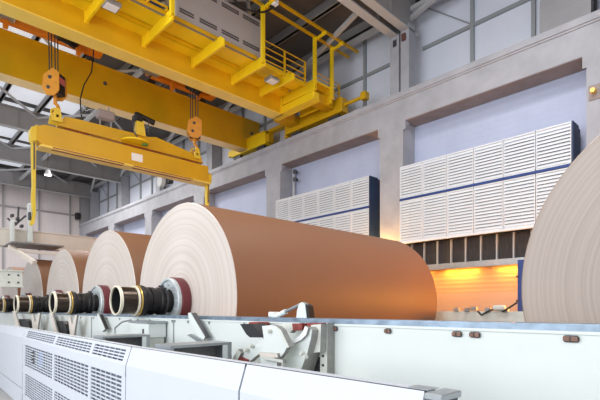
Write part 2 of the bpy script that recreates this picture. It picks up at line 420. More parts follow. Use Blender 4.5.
# ================================================================== LOUVRE BANKS on the right wall
def louvre_bank(y0,n,label,open_end):
    root=thing('louvre_bank',(11.62,y0,3.76),label,'louvre','white louvre banks on the long wall')
    W=.768
    for row,(z0,z1,ns) in enumerate(((5.09,6.05,11),(3.78,5.01,14))):
        for k in range(n):
            a=y0+k*W+.01; b=a+W-.02
            mb=MB()
            mb.box(11.50,11.59,a,a+.016,z0,z1); mb.box(11.50,11.59,b-.016,b,z0,z1)
            mb.box(11.51,11.59,a,b,z0,z0+.03); mb.box(11.51,11.59,a,b,z1-.03,z1)
            h=(z1-z0-.06)/ns
            for s in range(ns):
                z=z0+.03+h*s
                mb.prism([(11.502,z+.004),(11.545,z+h*.97),(11.557,z+h*.97),(11.514,z+.004)],'y',a+.016,b-.016)
            obj('louvre_panel',mb,M['louvre'],root)
    ye=y0+n*W
    obj('blue_beam',MB().box(11.49,11.59,y0,ye,5.02,5.075),M['blue'],root)
    mb=MB().box(11.70,12.1,y0+.0,ye-.2,3.8,6.0); obj('duct_box',mb,M['inside'],root)
    obj('side_panel',MB().box(11.66,12.15,y0-.01,y0,3.8,6.02),M['darkblue'],root)
    mb=MB().box(11.50,11.95,y0-.03,y0,3.78,6.05); obj('end_plate',mb,M['darkblue'],root)
    mb=MB().box(11.49,11.59,y0,ye,3.72,3.775); obj('lower_sill',mb,M['louvre'],root)
    return root
louvre_bank(3.035,6,'white louvre bank right of the twin columns, above the dark mesh windows',True)
lb=louvre_bank(8.80,6,'white louvre bank half hidden behind the big middle roll',True)
# dark mesh windows beneath the right bank
mw=thing('mesh_window_band',(11.9,5,3.02),'band of dark mesh windows with thin white mullions under the louvres','window')
obj('mesh_screen',MB().box(11.95,12.0,1.0,8.3,3.04,3.74),mat('mesh_dark',(.06,.05,.048),.7,noise=.5,nscale=14,stretch=(1,3,.3)),mw)
for k in range(14):
    y=2.31+k*.43
    obj('mullion',MB().box(11.88,11.95,y-.018,y+.018,3.04,3.74),M['rooflight'],mw)
obj('ledge',MB().box(11.68,12.0,1.0,8.35,2.99,3.04).box(11.66,11.69,1.0,8.35,2.88,3.04),M['steel'],mw)
# sodium tube fittings under the ledge
for i,y in enumerate((7.4,5.9,4.4)):
    t=thing('tube_lamp',(11.82,y,2.98),['orange tube lamp under the ledge beside the big roll edge','orange tube lamp under the middle of the mesh window ledge','orange tube lamp under the ledge beside the blue post'][i],'lamp','orange tube lamps under the ledge')
    obj('housing',MB().bev(11.76,11.88,y-.5,y+.5,2.955,2.99,.01),M['steel'],t)
    obj('tube',MB().tube([(11.82,y-.48,2.94),(11.82,y+.48,2.94)],.02,8),M['sodium'],t,True)
# blue post by the cut off roll
t=thing('blue_post',(11.5,4.1,0),'blue steel post standing between the orange-lit wall and the cut-off roll','post')
obj('shaft',MB().box(11.45,11.6,4.06,4.2,0,2.96),M['blue'],t)
mb=MB()
for z in (2.55,1.95): mb.lathe([(-.04,0),(-.04,.03),(0,.03)],(11.45,4.2,z),'x',10)
obj('clip',mb,M['darksteel'],t)

# little fittings on the walls
t=thing('floodlight_pole',(12.1,13.05,4.4),'wall pipe carrying two dark round lamps near the rear column','floodlight')
obj('pipe',MB().tube([(12.1,13.0,5.9),(12.1,13.0,7.2)],.05,10),M['rooflight'],t,True)
for z in (6.85,7.15):
    mb=MB().lathe([(-.1,0),(-.1,.09),(.05,.06),(.05,0)],(12.0,12.75,z),'x',16); mb.tube([(12.02,12.75,z),(12.1,13.0,z)],.02,6)
    obj('lamp_head',mb,M['darksteel'],t,True)
for i,(x,y,z,lab) in enumerate(((11.88,7.74,10.2,'small red-brown box high on the nearer twin column'),(11.98,8.12,10.2,'small dark box high on the farther twin column'))):
    tag(obj('junction_box',MB().bev(x-.05,x+.02,y-.07,y+.07,z-.11,z+.11,.01),[mat('column_box_brown',(.13,.05,.04),.6),M['darksteel']][i]),lab,'box','boxes on the twin columns')
t=thing('wall_bracket',(11.6,2.6,6.6),'small brass-brown fitting on the pillar at the right picture edge','bracket')
obj('plate',MB().bev(11.575,11.6,2.5,2.72,6.42,6.75,.005),M['concrete2'],t)
obj('spigot',MB().lathe([(-.14,0),(-.14,.05),(0,.07)],(11.6,2.62,6.6),'x',14),M['gold'],t,True)
t=thing('ventilation_drum',(12.35,3.35,8.36),'large grey ventilation drum standing on the runway beam at the top right','fan')
prof=[(-.56,-.6),(-.56,.35),(-.3,.75),(.3,.75),(.56,.35),(.56,-.6),(.4,-.75),(-.4,-.75)]
obj('casing',MB().prism([(3.38-a,9.2+b) for a,b in prof],'x',12.2,12.68),M['drum'],t)
obj('rim',MB().prism([(3.38-a*1.07,9.2+b*1.02) for a,b in prof],'x',12.5,12.56),M['black'],t)
obj('foot',MB().box(12.25,12.6,3.0,3.7,8.36,8.45),M['darksteel'],t)
t=thing('beam_floodlight',(11.75,21,8.36),'small white and dark floodlight on the far runway beam','floodlight')
obj('bracket',MB().box(11.7,11.8,23.2,23.3,8.36,8.7),M['darksteel'],t)
obj('lamp_head',MB().lathe([(-.3,0),(-.3,.3),(-.1,.34),(.1,.22),(.1,0)],(11.7,23.2,8.85),'x',20),[M['rooflight']],t,True)
obj('back_cap',MB().bev(11.62,11.95,22.6,22.9,8.7,9.05,.03),M['darksteel'],t)
tag(obj('speaker_box',MB().bev(11.2,11.5,36.6,37.0,8.7,9.2,.03),M['black']),'small black box in the far corner where beam meets back wall','box')
# high bay lamp
t=thing('high_bay_lamp',(5.3,27,10.5),'bright round high-bay lamp under the roof beams','lamp')
c=(7.07,28,9.33)
obj('reflector',MB().lathe([(.3,0),(.3,.08),(0,.2),(-.02,.2)],c,'z',20),M['rooflight'],t,True)
obj('lens',MB().lathe([(0,0),(0,.19)],c,'z',20),M['lamp'],t)
obj('stem',MB().tube([(7.07,28,9.6),(7.07,28,11.75)],.02,6),M['darksteel'],t)

# ================================================================== OVERHEAD CRANE
cr=thing('overhead_crane',(2,14,8.4),'large yellow double-girder overhead crane spanning the hall','crane')
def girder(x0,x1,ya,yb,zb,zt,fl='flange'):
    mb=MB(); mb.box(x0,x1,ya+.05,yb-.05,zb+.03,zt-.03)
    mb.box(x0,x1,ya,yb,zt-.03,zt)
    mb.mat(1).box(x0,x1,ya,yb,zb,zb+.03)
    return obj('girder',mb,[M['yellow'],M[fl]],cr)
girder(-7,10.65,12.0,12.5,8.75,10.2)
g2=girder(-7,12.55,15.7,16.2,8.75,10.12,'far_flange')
for x in (5.75,12.1,-1):   # inspection holes of the far girder
    obj('inspection_hole',MB().lathe([(-.012,0),(-.012,.07),(0,.07)],(x,15.75,9.55),'y',16),M['slot'],g2)
# walkway
mb=MB(); mb.box(-7,10.6,10.88,11.45,9.41,9.44); mb.box(-7,10.6,11.62,12.05,9.40,9.43); mb.box(-7,10.6,11.43,11.64,9.50,9.53)
mb.box(-7,10.6,11.43,11.46,9.41,9.53); mb.box(-7,10.6,11.61,11.64,9.40,9.53); mb.box(-7,10.6,10.86,10.90,9.38,9.52)
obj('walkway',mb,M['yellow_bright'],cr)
gm=MB().box(-7,8.42,10.72,10.86,9.40,9.42)
obj('grating',gm,M['grating'],cr)
obj('toe_board',MB().box(-7,8.42,10.69,10.72,9.36,9.46),M['yellow'],cr)
for x in (-5.35,-3.8,-2.25,-.7,.85,2.4,3.93,5.46,7.01,8.48,9.66,10.65):
    mb=MB(); mb.prism([(12.05,9.12),(10.42,9.09),(10.36,9.13),(10.36,9.26),(10.55,9.41),(12.05,9.41)],'x',x-.012,x+.012)
    mb.prism([(12.05,9.11),(10.42,9.08),(10.35,9.12),(10.36,9.14),(10.42,9.095),(12.05,9.125)],'x',x-.03,x+.03)
    mb.box(x-.06,x+.06,12.03,12.06,9.1,9.47)
    obj('bracket',mb,M['yellow_bright'],cr)
# posts and conductor rails
for x,zb in ((5.46,9.2),(8.42,9.15),(10.65,9.1),(11.5,9.05)):
    mb=MB(); mb.box(x-.05,x+.05,10.36,10.46,zb,10.8); mb.beam((x,10.42,10.76),(x,9.88,10.80),.07,.07)
    for yy in (10.38,9.97): mb.box(x-.06,x+.06,yy-.07,yy+.07,10.8,10.84)
    obj('post',mb,M['yellow_bright'],cr)
for y in (10.4,9.97):
    obj('conductor_rail',MB().box(5.3,12.4,y-.035,y+.035,10.83,10.9),M['yellow'],cr)
# railings
def railing(x0,x1,posts,z0=9.2,z1=9.9,y=10.47):
    mb=MB()
    for z in (z1,z0+.5,z0+.3,z0+.12): mb.tube([(x0,y,z),(x1,y,z)],.017,6)
    for x in posts: mb.box(x-.025,x+.025,y-.025,y+.025,z0-.1,z1)
    return obj('railing',mb,M['yellow'],cr)
railing(8.5,10.27,(9.35,10.25)); railing(10.7,12.0,(11.95,),9.1,9.75)
# cabinet on the walkway
cb=obj('electrical_cabinet',MB().bev(5.75,8.66,10.75,11.4,9.5,10.66,.01),M['cabinet'],cr)
for k,(a,b) in enumerate(((5.85,6.28),(6.46,7.02),(7.18,7.78),(7.93,8.55))):
    for z in (9.66,10.44):
        mb=MB()
        for dz in (0,.07): mb.box(a,b,10.738,10.75,z+dz,z+dz+.045)
        obj('vent',mb,M['slot'],cb)
# looped cable in front of the cabinet
mb=MB(); pts=[]
for k in range(17):
    u=k/16; pts.append((6.45+u*2.15,10.05,10.75-.62*(1-(2*u-1)**2)**.75+.1*u))
mb.tube(pts,.028,8); obj('festoon_cable',mb,M['black'],cr,True)
obj('cable_clamp',MB().bev(8.45,8.62,9.9,10.06,10.72,10.9,.02),M['white'],cr)
# lamps hanging in the walkway
for x in (4.15,9.25):
    l=obj('walkway_lamp',MB().bev(x-.2,x+.2,10.8,11.15,9.08,9.2,.03),M['steel'],cr)
    obj('lens',MB().box(x-.15,x+.15,10.84,11.1,9.07,9.085),M['white'],l)
# window frame / hatch left of the cabinet
mb=MB(); mb.box(4.0,5.45,10.5,10.54,9.42,9.46); mb.box(4.0,5.45,10.84,10.88,9.42,9.46); mb.box(4.9,4.94,10.5,10.88,9.42,9.46); mb.box(5.4,5.45,10.5,10.88,9.42,9.46)
obj('hatch_frame',mb,M['yellow'],cr)
obj('hatch_panel',MB().box(4.3,5.4,10.9,10.94,9.6,10.6),M['darkblue'],cr)
# end ties (along the runway)
mb=MB(); mb.bev(10.6,10.9,10.42,12.55,8.82,9.08,.03); mb.box(10.58,10.92,10.4,12.57,8.79,8.82); mb.box(10.56,10.62,12.0,12.5,8.75,10.2)
obj('end_tie',mb,[M['yellow_bright']],cr)
mb=MB(); mb.box(10.62,11.6,10.42,12.0,9.40,9.46); mb.box(11.48,11.52,10.42,12.0,8.95,9.4); mb.box(11.45,11.55,10.42,12.0,8.93,8.955)
obj('end_platform',mb,M['yellow_bright'],cr)
for q in ((12.4,12.9),(10.6,11.0)): obj('end_carriage',MB().box(10.95,11.8,q[0],q[1],8.88,9.18),M['yellow'],cr)
mb=MB(); mb.bev(11.84,12.2,10.25,13.2,8.72,9.22,.02); mb.box(11.8,12.24,10.2,13.2,8.68,8.73)
obj('end_truck',mb,M['yellow'],cr)
mb=MB(); mb.bev(11.84,12.2,14.5,16.95,8.72,9.2,.02); mb.box(11.8,12.24,14.5,16.95,9.2,9.24); mb.box(11.86,12.18,16.9,17.2,8.8,9.05)
obj('end_truck',mb,M['yellow_bright'],cr)
mb=MB(); mb.box(11.88,12.14,13.2,14.5,9.12,9.24); mb.box(11.88,12.14,14.3,14.5,8.75,9.2); mb.box(11.9,12.12,13.2,13.32,8.6,9.15)
obj('truck_link',mb,M['yellow'],cr)
for y in (10.7,12.7,14.9,16.6):
    obj('wheel',MB().lathe([(-.09,0),(-.09,.26),(-.06,.22),(.06,.22),(.09,.26),(.09,0)],(12.0,y,8.66),'x',28),M['darksteel'],cr,True)
mb=MB().tube([(12,10.25,8.97),(12,9.45,8.97)],.06,12); mb.bev(11.88,12.12,9.25,9.47,8.84,9.1,.02)
obj('buffer',mb,M['yellow'],cr,True)

# ------------------------------------------------------------------ hoist trolleys
def trolley(x0,x1,label,dx):
    root=thing('hoist_trolley',((x0+x1)/2,14,10.2),label,'hoist trolley','hoist trolleys on the crane girders')
    mb=MB(); mb.box(x0,x1,15.35,15.6,10.22,10.5); mb.box(x0,x1,12.55,12.8,10.22,10.5); mb.box(x0,x0+.25,12.55,15.6,10.25,10.5); mb.box(x1-.25,x1,12.55,15.6,10.25,10.5)
    for x in (x0+.7,x1-.8): mb.box(x,x+.12,15.25,15.42,9.98,10.5)
    obj('frame',mb,M['orange'],root)
    obj('drum',MB().lathe([(-.75,0),(-.75,.3),(-.7,.24),(.7,.24),(.75,.3),(.75,0)],(dx,14,10.6),'x',28),M['darksteel'],root,True)
    mb=MB().bev(dx+.35,dx+1.0,14.9,15.3,10.15,10.5,.04); mb.tube([(dx+.5,15.2,10.2),(dx+.9,15.2,10.08)],.06,8); obj('motor',mb,M['black'],root,True)
    mb=MB().bev(dx-1.35,dx-.75,15.1,15.34,10.18,10.42,.02); obj('gearbox',mb,M['steel'],root)
    for x in (x0+.2,x1-.2):
        for y in (12.25,15.95):
            obj('wheel',MB().lathe([(-.06,0),(-.06,.14),(.06,.14),(.06,0)],(x,y,10.34 if y<13 else 10.26),'y',20),M['darksteel'],root,True)
    mb=MB()
    for x in (x0,x1-.12): mb.box(x,x+.12,12.1,16.0,10.48,10.56)
    obj('axle_beam',mb,M['orange'],root)
    return root
trolley(2.0,5.5,'orange hoist trolley above the left hook block',3.72)
trolley(7.3,9.9,'orange hoist trolley above the right hook block',8.2)

def hook_block(x,label,flip):
    root=thing('hook_block',(x,14,7.2),label,'hook block','orange hook blocks lifting the spreader beam')
    y=14
    hexa=[(x-.26,8.0),(x-.12,7.78),(x+.1,7.76),(x+.24,7.9),(x+.24,8.40),(x+.06,8.54),(x-.22,8.36)]
    for yy,n in ((y-.2,0),(y+.16,1)):
        sp=obj('side_plate',MB().prism(hexa,'y',yy,yy+.03),M['hook_orange'],root)
        if n==0:
            for hz,hx in ((8.28,x-.02),(8.0,x-.07)):
                obj('pin_cap',MB().lathe([(-.02,0),(-.02,.05),(0,.05)],(hx,yy,hz),'y',14),M['darksteel'],sp)
    mb=MB(); mb.box(x-.15,x+.2,y-.16,y+.15,7.86,8.42)
    obj('core',mb,M['black'],root)
    obj('warning_plate',MB().box(x+.2,x+.215,y-.13,y+.12,8.14,8.32),M['pink'],root)
    for yy in (y-.09,y+.07):
        obj('sheave',MB().lathe([(-.04,0),(-.04,.17),(-.01,.14),(.01,.14),(.04,.17),(.04,0)],(x,yy,8.33),'y',24),M['darksteel'],root,True)
    mb=MB(); mb.tube([(x,y,7.85),(x,y,7.6)],.05,10)
    hk=[(x,y,7.62),(x+.07,y,7.55),(x+.11,y,7.44),(x+.06,y,7.33),(x-.03,y,7.31),(x-.10,y,7.38),(x-.11,y,7.48)]
    mb.tube(hk,[.045,.05,.055,.055,.05,.035,.015],10)
    obj('hook',mb,M['hook_orange'],root,True)
    mb=MB(); pts=[(x+.0+.1*sin(2*pi*k/16),y+.06*sin(4*pi*k/16),7.3+.16*cos(2*pi*k/16)) for k in range(17)]
    mb.tube(pts,.03,8); obj('shackle',mb,M['yellow_pale'],root,True)
    root.rotation_euler=(0,0,(-.85,-.45)[flip])
    for dx in (-.15,-.07,.04,.13):
        obj('rope',MB().tube([(x+dx*.9,y-.05,8.4),(x+dx,y-.1,10.45)],.016,6),M['darksteel'],root,True)
    return root
hook_block(3.72,'orange and black hook block at the left end of the spreader beam',0)
hook_block(8.2,'orange hook block at the right end of the spreader beam',1)

# ------------------------------------------------------------------ spreader beam
sb=thing('spreader_beam',(6,14,6.25),'long yellow lifting beam hanging from two hooks above the rolls','lifting beam')
mb=MB(); mb.prism([(3.22,6.40),(3.22,6.78),(3.42,6.88),(8.66,6.88),(8.70,6.30),(3.4,6.30)],'y',13.82,14.18)
mb.mat(1).box(3.3,8.74,13.76,14.24,6.24,6.30)
lbm=obj('lower_beam',mb,[M['yellow'],M['flange']],sb)
mb=MB()
for a,b in ((3.6,5.6),(5.9,8.0)): mb.box(a,b,13.755,13.76,6.255,6.285); mb.box(a,b,13.85,13.92,6.232,6.24)
obj('slot',mb,M['redbrown'],lbm)
mb=MB(); mb.prism([(3.80,6.97),(3.80,7.12),(3.95,7.27),(4.3,7.30),(6.45,7.36),(6.7,7.42),(8.42,7.16),(8.42,6.97)],'y',13.86,14.14)
mb.box(3.75,8.46,13.8,14.2,6.95,6.98)
obj('upper_beam',mb,M['yellow'],sb)
mb=MB().box(3.95,4.6,13.9,14.1,6.88,6.96); mb.box(5.7,6.9,13.9,14.1,6.88,6.96); mb.box(7.7,8.3,13.9,14.1,6.88,6.96)
obj('spacer',mb,M['redbrown'],sb)
obj('label_plate',MB().box(5.86,6.22,13.81,13.82,6.46,6.70),M['white'],sb)
for x in (3.72,8.2):
    mb=MB(); mb.prism([(x-.14,7.05),(x+.14,7.05),(x+.07,7.42),(x-.07,7.42)],'y',13.78,13.82); mb.prism([(x-.14,7.05),(x+.14,7.05),(x+.07,7.42),(x-.07,7.42)],'y',14.14,14.18)
    mb.tube([(x,13.78,7.2),(x,14.18,7.2)],.04,10); obj('lifting_lug',mb,M['yellow_pale'],sb)
# gripping arms at both ends
def arm(x,zt,s):
    mb=MB(); w=.05
    mb.prism([(x-w,zt),(x+w+.02,zt),(x+w,6.0),(x+w*.9,5.2),(x+w*.8,4.9),(x+w,4.4),(x+.01,4.12),(x-.04,4.05),(x-.09,4.1),(x-.06,4.2),(x-.02,4.4),(x-w,4.8),(x-w*.6,5.2),(x-w,6.0)],'y',13.93,14.07)
    a=obj('hanging_arm',mb,M['yellow_pale'],sb)
    obj('guide_slot',MB().box(x-.012,x+.02,13.915,13.93,5.6,6.35),M['slot'],a)
    obj('hook_pad',MB().bev(x-.12,x-.06,13.95,14.05,4.2,4.42,.01),M['darksteel'],a)
    return a
arm(3.17,6.78,1); arm(8.72,6.6,1)
obj('end_bracket',MB().prism([(3.08,6.45),(3.08,6.7),(3.24,6.85),(3.24,6.4),(3.12,6.36)],'y',13.86,14.14),M['yellow_pale'],sb)
obj('end_bracket',MB().bev(8.7,8.86,13.88,14.12,6.36,6.66,.02),M['yellow_pale'],sb)
# rotating drive in the middle
obj('pedestal',MB().prism([(5.98,7.3),(6.3,7.3),(6.22,7.78),(6.0,7.78)],'y',13.75,13.95),M['yellow_pale'],sb)
obj('drive_motor',MB().bev(5.92,6.22,13.7,14.0,7.72,7.96,.06),M['black'],sb)
mb=MB().tube([(6.1,13.85,7.97),(6.25,13.85,7.93),(6.62,13.85,7.86)],[.07,.085,.09],12); mb.tube([(6.05,13.85,7.9),(6.05,13.85,8.02)],.08,12)
obj('motor_cylinder',mb,M['black'],sb,True)
obj('turn_plate',MB().lathe([(0,0),(0,.42),(.05,.42),(.05,0)],(5.95,13.78,7.0),'z',28),M['yellow_bright'],sb,True)
obj('plate_rim',MB().lathe([(-.03,0),(-.03,.09),(0,.09)],(6.2,13.6,6.98),'z',20),mat('green_paint',(.1,.3,.08),.5),sb)
mb=MB().tube([(5.95,13.8,7.72),(5.9,13.78,7.4),(6.05,13.8,7.2)],.02,6); mb.tube([(6.4,13.8,7.85),(6.42,13.8,7.4)],.015,6)
obj('hose',mb,M['darksteel'],sb,True)
t=thing('power_cable',(4.8,14.6,7.5),'dark power cable looping from the crane to a grey box over the lifting beam','cable')
mb=MB().tube([(5.15,15.1,10.2),(5.05,15.0,9.4),(4.75,14.8,8.8),(4.55,14.5,8.2),(4.5,14.3,7.8),(4.52,14.2,7.3)],.02,6); obj('cable',mb,M['black'],t,True)
mb=MB().tube([(4.5,14.2,7.9),(4.62,14.2,7.75),(4.72,14.1,7.8),(4.86,14.05,7.75)],.015,6); mb.tube([(4.48,14.2,7.6),(4.62,14.2,7.85),(4.8,14.1,7.7)],.012,6)
mb.tube([(5.22,14,7.82),(5.22,14,7.98)],.02,6)
obj('loose_loop',mb,M['steel'],t,True)
bx=obj('connector_box',MB().bev(4.86,5.36,13.85,14.1,7.55,7.82,.03),M['greybox'],t)
mb=MB().tube([(4.95,13.97,7.55),(4.95,13.97,7.3)],.02,6); mb.tube([(5.28,13.97,7.55),(5.28,13.97,7.3)],.02,6); obj('box_leg',mb,M['steel'],bx)

# ================================================================== CREAM GANTRY at the far left
ga=thing('reel_gantry',(4,16.3,0),'cream steel gantry frame bridging the far rolls at the left edge','gantry')
obj('main_beam',MB().box(-2,8.8,16.6,16.95,3.78,4.28),M['cream'],ga)
mb=MB(); mb.box(-2,8.8,16.55,17.0,4.28,4.31); mb.box(-2,8.8,16.55,17.0,3.75,3.78); obj('beam_flange',mb,M['cream'],ga)
obj('end_leg',MB().box(9.6,9.9,16.6,16.95,0,4.3).box(8.8,9.9,16.6,16.95,3.9,4.3),M['cream'],ga)
obj('grating_deck',MB().box(2.9,4.3,15.2,16.55,3.70,3.74),M['grating'],ga)
obj('deck_edge',MB().box(2.9,4.6,15.15,15.2,3.42,3.5),M['cream'],ga)
for x,z0,z1,w in ((3.62,4.2,5.15,.07),(3.13,4.0,4.55,.06)):
    obj('upright',MB().bev(x-w,x+w,16.3,16.5,z0-.3,z1,.02),M['machine_white'],ga)
mb=MB()
for x,z in ((3.2,4.45),(3.27,4.62),(3.38,4.4),(3.12,4.7)): mb.bev(x-.035,x+.045,16.3,16.5,z-.05,z+.04,.01)
mb.tube([(3.0,16.4,4.6),(3.2,16.4,4.4),(3.5,16.4,4.75)],.03,6); mb.tube([(3.28,16.4,4.5),(3.3,16.4,5.0)],.03,6)
obj('actuator',mb,M['darksteel'],ga)
mb=MB(); mb.beam((2.9,15.5,3.6),(3.25,14.2,3.05),.12,.12); obj('diagonal_strut',mb,M['cream'],ga)
zo=-.28
mb=MB(); mb.box(1.5,2.92,14.05,14.15,2.65+zo,3.05+zo); mb.box(1.5,2.94,14.0,14.2,3.05+zo,3.08+zo); mb.box(1.5,2.94,14.0,14.2,2.62+zo,2.65+zo)
pl=obj('bracket_plate',mb,M['machine_cream'],ga)
for x in (2.35,2.6,2.82):
    for z in (2.75,2.95): obj('bolt',MB().lathe([(-.02,0),(-.02,.025),(0,.025)],(x,14.05,z+zo),'y',8),M['darksteel'],pl)
obj('side_post',MB().box(1.75,1.95,14.2,14.4,0,2.4).box(1.75,1.95,14.2,16.6,3.1,3.3).box(1.75,1.95,16.4,16.6,3.1,4.0),M['machine_cream'],ga)

# ================================================================== LOADING CRADLE in front of the white wall (traced in the wall's own plane)
F_=444.; A_=radians(43.75); CA,SA=cos(A_),sin(A_)
def yz(px,py,x):
    k=(px-300)/F_; dx=k*CA+SA; t=x/dx
    return (t*(-k*SA+CA), 1.75+t*(309-py)/F_)
def plate(name,pix,x,th,m,parent):
    pts=[yz(a,b,x) for a,b in pix]
    mb=MB().prism(pts,'x',x,x+th)
    if m in (M['machine_white'],M['machine_cream'],M['cream'],M['white']): mb.m=[0,0]+[1]*(len(mb.f)-2)
    return obj(name,mb,[m,M['edge']],parent)
cd=thing('loading_cradle',(2.7,3.1,0),'white and cream reel lifting cradle with curved arms before the white wall','cradle')
plate('curved_pad',[(240,324),(252,324),(256,329),(260,333),(265,336),(264,337.5),(250,337.5),(246,334),(243,329)],2.62,.16,M['black'],cd)
obj('pad_bracket',MB().bev(2.72,2.88,3.45,3.6,1.5,1.62,.01),M['redbrown'],cd)
plate('lower_arm',[(233,362),(240,350),(246,352),(258,343),(262,338),(270,341),(268,348),(256,356),(249,362),(244,364)],2.6,.06,M['machine_white'],cd)
plate('front_plate',[(262,326),(272,325),(276,326),(287,347),(284,353),(277,361),(277,372),(262,372),(260,356),(264,340)],2.5,.05,M['machine_white'],cd)
plate('front_band',[(259,352.5),(277,353.5),(278,357.5),(266,358),(260,356)],2.47,.03,M['cream'],cd)
plate('rear_plate',[(287,341),(293,340),(299,337),(303,332),(305,327),(309,327),(312,330),(311,338),(307,354),(300,372),(283,372),(284,360),(290,349)],2.64,.08,M['machine_white'],cd)
plate('arc_lip',[(285,341),(293,340),(299,336),(303,331),(305,326),(308,328),(306,335),(301,340),(294,343.5),(287,344)],2.61,.03,M['white'],cd)
plate('hinge_link',[(278,327),(290,333),(296,326),(300,323),(290,323),(282,323)],2.72,.06,M['machine_cream'],cd)
plate('hinge_arm',[(276,326),(281,330),(289,347),(287,348)],2.47,.06,M['machine_cream'],cd)
plate('side_frame',[(311,325),(321,324),(320,352),(312,353),(306,372),(299,372),(309,346)],2.72,.10,M['machine_cream'],cd)
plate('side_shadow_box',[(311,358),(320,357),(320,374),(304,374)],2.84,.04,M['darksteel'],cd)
fs=plate('bolted_strip',[(320.5,323),(327.5,323),(327,376),(320,376)],2.80,.09,M['machine_cream'],cd)
for k in range(6):
    y,z=yz(323.3,328+k*9.3,2.8); obj('bolt',MB().lathe([(-.012,0),(-.012,.010),(0,.012)],(2.8,y,z),'x',10),M['darksteel'],fs,True)
for (a,b,x) in ((246,350,2.57),(251,346,2.57),(269,331,2.48),(302,353,2.62),(305,357,2.62)):
    y,z=yz(a,b,x); obj('pivot_pin',MB().lathe([(-.02,0),(-.02,.018),(.02,.02)],(x,y,z),'x',14),M['machine_cream'],cd,True)
plate('red_block',[(292,323.5),(302,323.5),(302,330),(293,331)],2.70,.10,M['redbrown'],cd)
plate('red_bar',[(306,323),(322,323),(321,328),(307,327)],2.75,.08,M['redbrown'],cd)
plate('foot_link',[(231,362),(238,349),(241,353),(236,363)],2.56,.05,M['machine_cream'],cd)
plate('red_foot',[(236,363),(240,357),(247,360),(246,365)],2.57,.05,M['redbrown'],cd)
obj('base_frame',MB().box(2.55,2.88,2.2,3.8,.0,1.16),M['machine_cream'],cd)
plate('link_bar',[(262,356),(283,360),(283,363),(262,359)],2.46,.04,M['machine_cream'],cd)
# lever above the rail
lv=thing('stop_lever',(3.0,3.2,1.664),'white stop lever with a strut on top of the rail before the big roll','lever')
plate('upright_blade',[(296,321),(297,311),(299,303.5),(302,302),(305,304),(307,321)],3.0,.05,M['machine_white'],lv)
plate('blade_edge',[(305,304),(308,306),(310,321),(307,321)],3.01,.07,M['black'],lv)
y0,z0=yz(273,318,3.03); y1,z1=yz(300,304.5,3.03)
mb=MB().tube([(3.03,y0,z0),(3.03,(y0+y1)/2,(z0+z1)/2)],.028,12); obj('cylinder',mb,M['machine_white'],lv,True)
mb=MB().tube([(3.03,(y0+y1)/2,(z0+z1)/2),(3.03,y1,z1)],.016,12); obj('piston_rod',mb,M['steel'],lv,True)
obj('foot',MB().bev(3.0,3.08,y0-.05,y0+.05,1.664,1.72,.01),M['machine_white'],lv)

# wedge levers in front of each roll
def wedge(px,label,small=False):
    x=2.78
    if small: P=[(px,313.5),(px+2,315),(px+8,329),(px+5,332),(px+3,331)]
    else: P=[(188,313),(190.5,312.5),(205,337),(203.5,339.5),(199,338),(188.5,318)]
    y,z=yz(P[0][0],P[0][1],x)
    t=thing('wedge_lever',(x,y,1.0),label,'lever','wedge levers along the white wall')
    plate('blade',P,x,.05,M['machine_white'],t)
    if small: plate('blade_edge',[(px+2,314.5),(px+3,314.5),(px+9,329),(px+8,329.5)],x+.01,.05,M['black'],t)
    else: plate('blade_edge',[(190,312.5),(192,313),(206,337),(205,338)],x+.01,.06,M['darksteel'],t)
    a,b=yz(P[-2][0],P[-2][1]-2,x)
    obj('pivot_arm',MB().beam((x+.08,a,b),(2.9,a,b),.04,.04),M['machine_cream'],t)
    return t
w1=wedge(188,'large white wedge lever below the face of the big middle roll')
plate('lower_blade',[(187,335),(190,334),(204,341),(203,345),(199,343)],2.74,.04,M['steel'],w1)
wedge(97,'small white wedge lever left of the small white machine box',True)
wedge(49,'small pale wedge lever near the left, beside dark curved rest',True)

# dark curved rests with forked arms
def rest(px,py,label):
    x=2.72; y,z=yz(px,py,x)
    t=thing('curved_rest',(x,y,1.0),label,'reel rest','dark curved reel rests along the white wall')
    plate('pad',[(px,py),(px+7,py),(px+10,py+3),(px+12,py+10),(px+11,py+14),(px+4,py+13),(px+2,py+6)],x,.1,M['black'],t)
    plate('arm',[(px-6,py-8),(px-3,py-8),(px+3,py+13),(px+0,py+14)],x-.05,.03,M['cream'],t)
    plate('fork',[(px+13,py-4),(px+15,py-5),(px+17,py+4),(px+20,py-6),(px+22,py-6),(px+19,py+14),(px+15,py+14)],x-.03,.03,M['cream'],t)
    obj('fixing',MB().beam((x+.05,y-.08,z-.12),(2.9,y-.08,z-.12),.06,.06),M['darksteel'],t)
    return t
rest(55,321,'dark curved rest below the third roll beside the louvred guard')
rest(18,319,'dark curved rest at the far left below the distant rolls')

